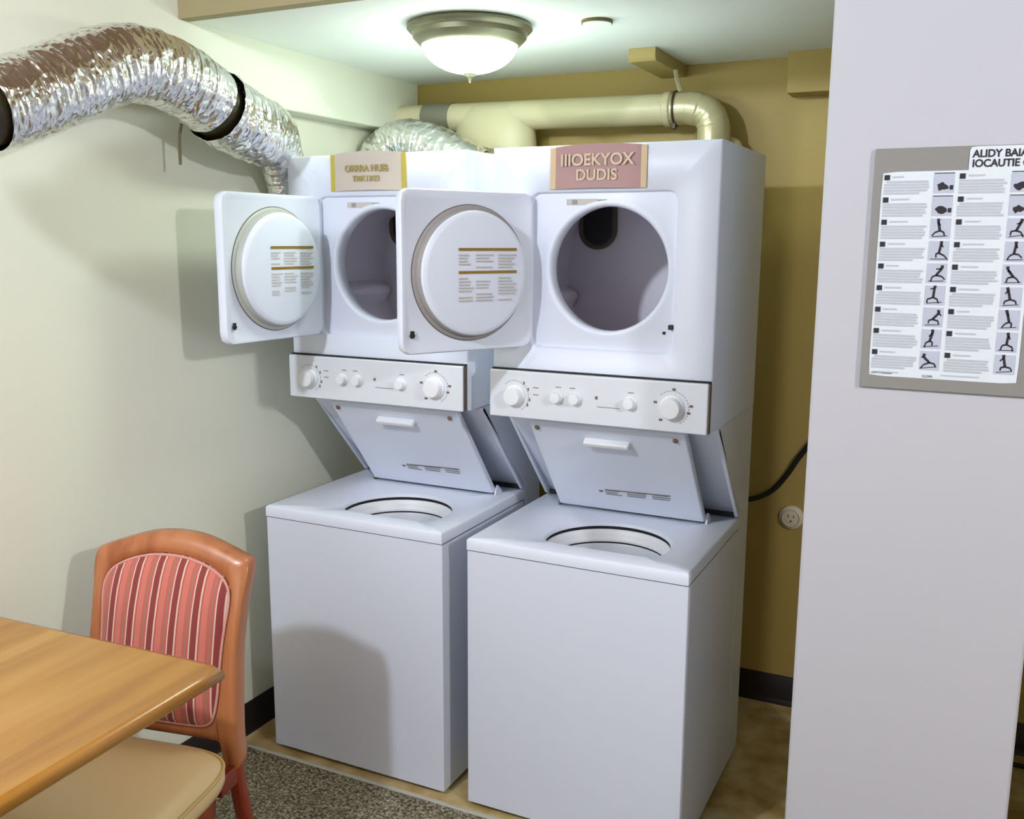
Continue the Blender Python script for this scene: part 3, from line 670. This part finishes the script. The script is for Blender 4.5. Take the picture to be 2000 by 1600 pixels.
# ------------------------------------------------------------------ outlet and cords
ol = thing('wall_outlet', 'round beige outlet low on the back wall beside the right machine', 'outlet', (0.676, YB, 0.667))
bm = bmesh.new(); lathe(bm, [(0.0, -0.016), (0.024, -0.016), (0.030, -0.013), (0.038, -0.010), (0.040, -0.004), (0.040, 0.0)], axis='y', n=40); finish(bm, 'cover', OUTLET, ol, angle=30)
bm = bmesh.new(); lathe_open(bm, [(0.026, -0.0165), (0.028, -0.019), (0.031, -0.0165), (0.031, -.012)], axis='y', n=36); finish(bm, 'socket_ring', OUTLET, ol, angle=40)
bm = bmesh.new()
for x, z, a, b in ((-.009, .006, .003, .010), (.009, .006, .003, .010), (0, -.011, .006, .006)): box(bm, x - a / 2, x + a / 2, -.0168, -.014, z - b / 2, z + b / 2)
finish(bm, 'socket_slot', BROWNCAP, ol, smooth=False)['kind'] = 'stuff'
pc = tube('power_cord', [(0.44, .95, .70), (0.50, .985, .709), (0.56, 1.0, .722), (0.612, 1.003, .755), (0.655, 1.003, .812), (0.695, 1.003, .882), (0.76, 1.003, .97), (0.87, 1.003, 1.06), (1.0, 1.003, 1.10)], .0085, BLACK, None, 12, 60)
tag(pc, 'black power cord looping across the back wall behind the pillar', 'cord')
fc = tube('floor_cable', [(1.30, .925, .007), (1.5, .922, .007), (1.8, .926, .007), (2.2, .93, .007)], .007, BLACK, None, 10, 30)
tag(fc, 'black cable lying on the floor right of the pillar', 'cord')

# ------------------------------------------------------------------ poster on the column
PY = -0.178
po = thing('poster', 'instruction poster with numbered steps in a grey frame on the pillar', 'poster', (1.125, PY, 1.516))
def PP(x, z, d): return (x - 1.125, -d, z - 1.516)
bm = bmesh.new(); box(bm, .980 - 1.125, 1.275 - 1.125, -.007, 0.0, 1.290 - 1.516, 1.742 - 1.516); finish(bm, 'frame_board', POSTERF, po, bevel=.002)
def plate(name, x0, x1, z0, z1, d, m, r=.006, th=.001):
    bm = bmesh.new(); f = rrect((x1 - x0) / 2, (z1 - z0) / 2, r); c = ((x0 + x1) / 2, (z0 + z1) / 2)
    lp = lambda dd: [PP(c[0] + f(2 * PI * i / 64) * math.cos(2 * PI * i / 64), c[1] + f(2 * PI * i / 64) * math.sin(2 * PI * i / 64), dd) for i in range(64)]
    rings(bm, [lp(d - th), lp(d)], cap1=True, cap0=True); return finish(bm, name, m, po, smooth=False)
plate('sheet', .996, 1.253, 1.314, 1.699, .0082, POSTERP)
plate('heading_sheet', 1.142, 1.262, 1.690, 1.7405, .0084, POSTERP)
def pq(bm, x0, x1, z0, z1, d): quad(bm, PP(x0, z0, d), PP(x1, z0, d), PP(x1, z1, d), PP(x0, z1, d))
rows = [1.689 - .0410 * k for k in range(9)]
for z in rows:
    for c0 in (1.000, 1.1285):
        bm = bmesh.new(); box(bm, c0 - 1.125, c0 + .0095 - 1.125, -.0092, -.0080, z - .005 - 1.516, z + .0045 - 1.516)
        finish(bm, 'number_box', INK, po, smooth=False)
bm = bmesh.new(); rnd = random.Random(21)
for k, z in enumerate(rows):
    for c0, cx_, c1 in ((1.000, 1.012, 1.080), (1.1285, 1.141, 1.206)):
        pq(bm, cx_ + .002, cx_ + rnd.uniform(.018, .04), z - .001, z + .002, .0089)
        for j in range(5):
            zz = z - .0085 - j * .0052; st = c0 if j else c0 + rnd.choice((0, .004))
            pq(bm, st, c1 - rnd.uniform(0, .022 if j == 4 else .006), zz - .0019, zz + .0019, .0089)
pq(bm, 1.003, 1.05, 1.321, 1.3235, .0089); pq(bm, 1.125, 1.19, 1.321, 1.3235, .0089)
finish(bm, 'body_text', INKG, po, smooth=False)['kind'] = 'stuff'
for k, z in enumerate(rows):
    for c0 in (1.086, 1.213):
        bm = bmesh.new(); bmk = bmesh.new(); pq(bm, c0, c0 + .034, z - .030, z + .006, .0089)
        cxm, czm = c0 + .017 + rnd.uniform(-.003, .003), z - .012
        if k < 2:
            bmk.faces.new([bmk.verts.new(PP(c0 + .015 + .011 * math.cos(i * PI / 6) * rnd.uniform(.6, 1.1), czm - .007 + .008 * math.sin(i * PI / 6) * rnd.uniform(.5, 1.2), .0092)) for i in range(12)]); pq(bmk, c0 + .027, c0 + .033, czm - .012, czm - .004, .0092); pq(bmk, c0, c0 + .034, z + .005, z + .0065, .0092)
        else:
            # little line figure : body, limbs and a floor stroke
            def stroke(a, b, wd):
                ax, az = a; bx_, bz = b; dx, dz = bx_ - ax, bz - az; l = math.hypot(dx, dz) or 1; nx_, nz_ = -dz / l * wd, dx / l * wd
                quad(bmk, PP(ax + nx_, az + nz_, .0092), PP(ax - nx_, az - nz_, .0092), PP(bx_ - nx_, bz - nz_, .0092), PP(bx_ + nx_, bz + nz_, .0092))
            ang = rnd.uniform(.6, 2.6); hip = (cxm, czm - .004); sh = (cxm + .013 * math.cos(ang), czm + .013 * abs(math.sin(ang)))
            stroke(hip, sh, .0022)
            stroke(sh, (sh[0] + rnd.uniform(-.002, .002), min(sh[1] + .006, z + .006)), .0026)
            for s in (-1, 1):
                kn = (hip[0] + s * rnd.uniform(.004, .010), hip[1] - rnd.uniform(.001, .005)); stroke(hip, kn, .0016)
                stroke(kn, (min(max(kn[0] + s * rnd.uniform(-.001, .006), c0), c0 + .034), kn[1] - rnd.uniform(.005, .009)), .0013)
            stroke((c0 + .004, z - .027), (c0 + .03, z - .026 + rnd.uniform(-.002, .003)), .0007)
            stroke(sh, (sh[0] + rnd.uniform(-.010, .010), sh[1] - rnd.uniform(0, .008)), .0012)
        pp_ = finish(bm, 'picture_panel', INKP, po, smooth=False); finish(bmk, 'picture_figure', INK, pp_, smooth=False)['kind'] = 'stuff'
RX = Matrix.Rotation(PI / 2, 4, 'X')
for body, z in (('ALIDY BAIA', 1.727), ('IOCAUTIE OF', 1.710)):
    text_mesh('heading_text', body, .0185, INK, po, Matrix.Translation(PP(1.147, z, .0089)) @ RX, .0002, 'LEFT', .92, .028)
text_mesh('footer_text', 'nosal1111 fitnesspass', .0045, INK, po, Matrix.Translation(PP(1.000, 1.3205, .0092)) @ RX, .0001, 'LEFT')
text_mesh('footer_text', 'CLOPS', .0062, INK, po, Matrix.Translation(PP(1.092, 1.3185, .0092)) @ RX, .0001, 'LEFT')

# ------------------------------------------------------------------ table
TR = math.radians(2.6); crn = Vector((-0.078, -0.822)); hwT, hdT = 0.365, 0.62
ctr = crn - Vector((hwT * math.cos(TR) - hdT * math.sin(TR), hwT * math.sin(TR) + hdT * math.cos(TR)))
tb = thing('dining_table', 'honey oak table with rounded edge in the lower left corner', 'table', (ctr.x, ctr.y, 0.004), TR)
bm = bmesh.new(); angs = [2 * PI * i / 128 for i in range(128)]; ft = rrect(hwT, hdT, .012)
def tl(inset, z): return [((ft(a)) * math.cos(a) * (1 - inset / hwT), ft(a) * math.sin(a) * (1 - inset / hdT), z) for a in angs]
rings(bm, [tl(.016, .716), tl(.006, .719), tl(.001, .725), tl(0, .732), tl(.002, .739), tl(.008, .7445), tl(.016, .746)], cap0=True, cap1=False)
finish(bm, 'edge_band', OAKEDGE, tb, angle=60)
bm = bmesh.new(); v = [bm.verts.new(p) for p in tl(.016, .746)]; bm.faces.new(v); finish(bm, 'tabletop', OAK, tb, smooth=False)
bm = bmesh.new(); lathe(bm, [(.11, .716), (.11, .70), (.05, .69), (.045, .40), (.05, .12), (.06, .08)], n=32); finish(bm, 'pedestal', CHERRY_RED, tb, angle=40)
for a in range(4):
    c, s = math.cos(a * PI / 2 + PI / 4), math.sin(a * PI / 2 + PI / 4)
    bm = bmesh.new(); sweep(bm, [Vector((c * r, s * r, z)) for r, z in ((.03, .09), (.15, .07), (.27, .03))], lambda k, t: (.025 - .006 * t, .03 - .012 * t), n=12); finish(bm, 'foot', CHERRY_RED, tb, angle=50)

# ------------------------------------------------------------------ chair
CR = math.radians(11.0)
ch = thing('dining_chair', 'wooden chair with striped pink back and cream vinyl seat pushed to the table', 'chair', (-0.428, -0.859, 0.004), CR)
def yb(z): return 0.225 + max(0, z - .44) * .10 + max(0, z - .44) ** 2 * .32     # lean of the back
def outer_pt(s):
    # closed outline of the back frame, s in [0,1) from bottom right, counter clockwise as seen from the front
    return None
def outline(pts, n):
    P = catmull([Vector((x, 0, z)) for x, z in pts + [pts[0]]], n)
    return P[:-1]
# half outlines (x,z) going from bottom centre up the right side to the top centre
out_half = [(0.0, .425), (.09, .425), (.14, .424), (.166, .416), (.176, .365), (.207, .365), (.206, .45), (.201, .55), (.197, .65), (.200, .74), (.206, .800), (.200, .829), (.176, .840), (.08, .870), (0.0, .878)]
in_half = [(0.0, .452), (.09, .453), (.128, .457), (.147, .473), (.156, .51), (.160, .56), (.162, .63), (.166, .69), (.170, .735), (.166, .768), (.146, .795), (.105, .816), (.06, .828), (.03, .832), (0.0, .833)]
def full(h): return h + [(-x, z) for x, z in h[-2:0:-1]]
def resample(h):
    pts = full(h); P = [Vector((x, 0, z)) for x, z in pts]; out = []
    m_ = len(P)
    for i in range(m_):
        a, b, c, d = P[i - 1], P[i], P[(i + 1) % m_], P[(i + 2) % m_]
        for q in range(4):
            t = q / 4; out.append(0.5 * ((2 * b) + (c - a) * t + (2 * a - 5 * b + 4 * c - d) * t * t + (-a + 3 * b - 3 * c + d) * t ** 3))
    return out
OL, IL = resample(out_half), resample(in_half)
def lay(L_, dy, k=1.0, cz=.645):
    return [(p.x * k, yb(cz + (p.z - cz) * k) + dy, cz + (p.z - cz) * k) for p in L_]
bm = bmesh.new()
mid = [Vector(((a.x + b.x) / 2, 0, (a.z + b.z) / 2)) for a, b in zip(OL, IL)]
loops = [lay(IL, .014), lay(IL, -.010), lay(IL, -.014, 1.015), lay(mid, -.017), lay(OL, -.013, .988), lay(OL, -.008), lay(OL, .024), lay(OL, .030, .985), lay(IL, .026, 1.02), lay(IL, .014)]
rings(bm, loops); finish(bm, 'back_frame', CHERRY, ch, angle=60)
# padded back
bm = bmesh.new()
ks = [(1.01, .002), (1.0, -.010), (.97, -.018), (.90, -.026), (.75, -.033), (.5, -.038), (.25, -.040), (.02, -.041)]
rings(bm, [lay(IL, dy, k) for k, dy in ks], cap1=True); pad = finish(bm, 'back_pad', STRIPE, ch, angle=180)
bm = bmesh.new(); rings(bm, [lay(IL, dy + .012, k) for k, dy in ((1.01, .0), (.7, .006), (.02, .008))], cap1=True); finish(bm, 'back_panel', STRIPE, ch, angle=180)
bm = bmesh.new(); pth = [Vector(p) for p in lay(IL, -.015, .985)]; pth.append(pth[0]); sweep(bm, pth, lambda k, t: (.0035, .0035), n=8, cap=False); finish(bm, 'piping', mat('pink_piping', srgb(206, 150, 136), .7), pad, angle=60)
# seat cushion
def seat_loop(inset, z):
    lp = []
    for i in range(96):
        a = 2 * PI * i / 96; c, s = math.cos(a), math.sin(a)
        e = 4.6; sx, sy = abs(c) ** (2 / e) * (1 if c > 0 else -1), abs(s) ** (2 / e) * (1 if s > 0 else -1)
        yy = sy * (.222 - inset); ww = .250 - .006 * (sy + 1) / 2 - inset
        yy -= (0.018 * (1 - sx * sx)) if sy < 0 else 0
        lp.append((sx * ww, yy - .042, z))
    return lp
bm = bmesh.new(); rings(bm, [seat_loop(.014, .376), seat_loop(.004, .380), seat_loop(0, .392), seat_loop(0, .408), seat_loop(.004, .420), seat_loop(.016, .432), seat_loop(.045, .442), seat_loop(.10, .450), seat_loop(.16, .453), seat_loop(.205, .454)], cap0=True, cap1=True)
seat = finish(bm, 'seat', VINYLSEAT, ch, angle=180)
bm = bmesh.new(); pth = [Vector(p) for p in seat_loop(.002, .420)]; pth.append(pth[0]); sweep(bm, pth, lambda k, t: (.004, .004), n=8, cap=False); finish(bm, 'piping', mat('cream_piping', srgb(206, 176, 112), .5), seat, angle=60)
bm = bmesh.new(); rings(bm, [seat_loop(.03, .310), seat_loop(.020, .313), seat_loop(.016, .376)], cap0=True, cap1=True); finish(bm, 'seat_rail', CHERRY_RED, ch, angle=40)
for s_x in (-.19, .19):
    bm = bmesh.new(); box(bm, s_x - .012, s_x + .012, .15, .236, .325, .37); finish(bm, 'rail_bracket', CHERRY_RED, ch, bevel=.003)
def leg(pts, ra, name='leg', m_=CHERRY_RED):
    bm = bmesh.new(); path = catmull(pts, 24)
    def md(k, i, a): return 1 / max(abs(math.cos(a)), abs(math.sin(a))) ** .75
    sweep(bm, path, ra, n=20, up=Vector((0, 1, 0)), mod=md); return finish(bm, name, m_, ch, angle=40)
for s in (-1, 1):
    leg([(s * .190, .230, .385), (s * .191, .232, .34), (s * .196, .240, .25), (s * .203, .275, .10), (s * .206, .305, 0)], lambda k, t: (.016, .018 - .003 * t))
    leg([(s * .212, -.205, .36), (s * .214, -.212, .28), (s * .217, -.215, .15), (s * .217, -.215, 0)], lambda k, t: (.021 - .006 * t, .021 - .006 * t))
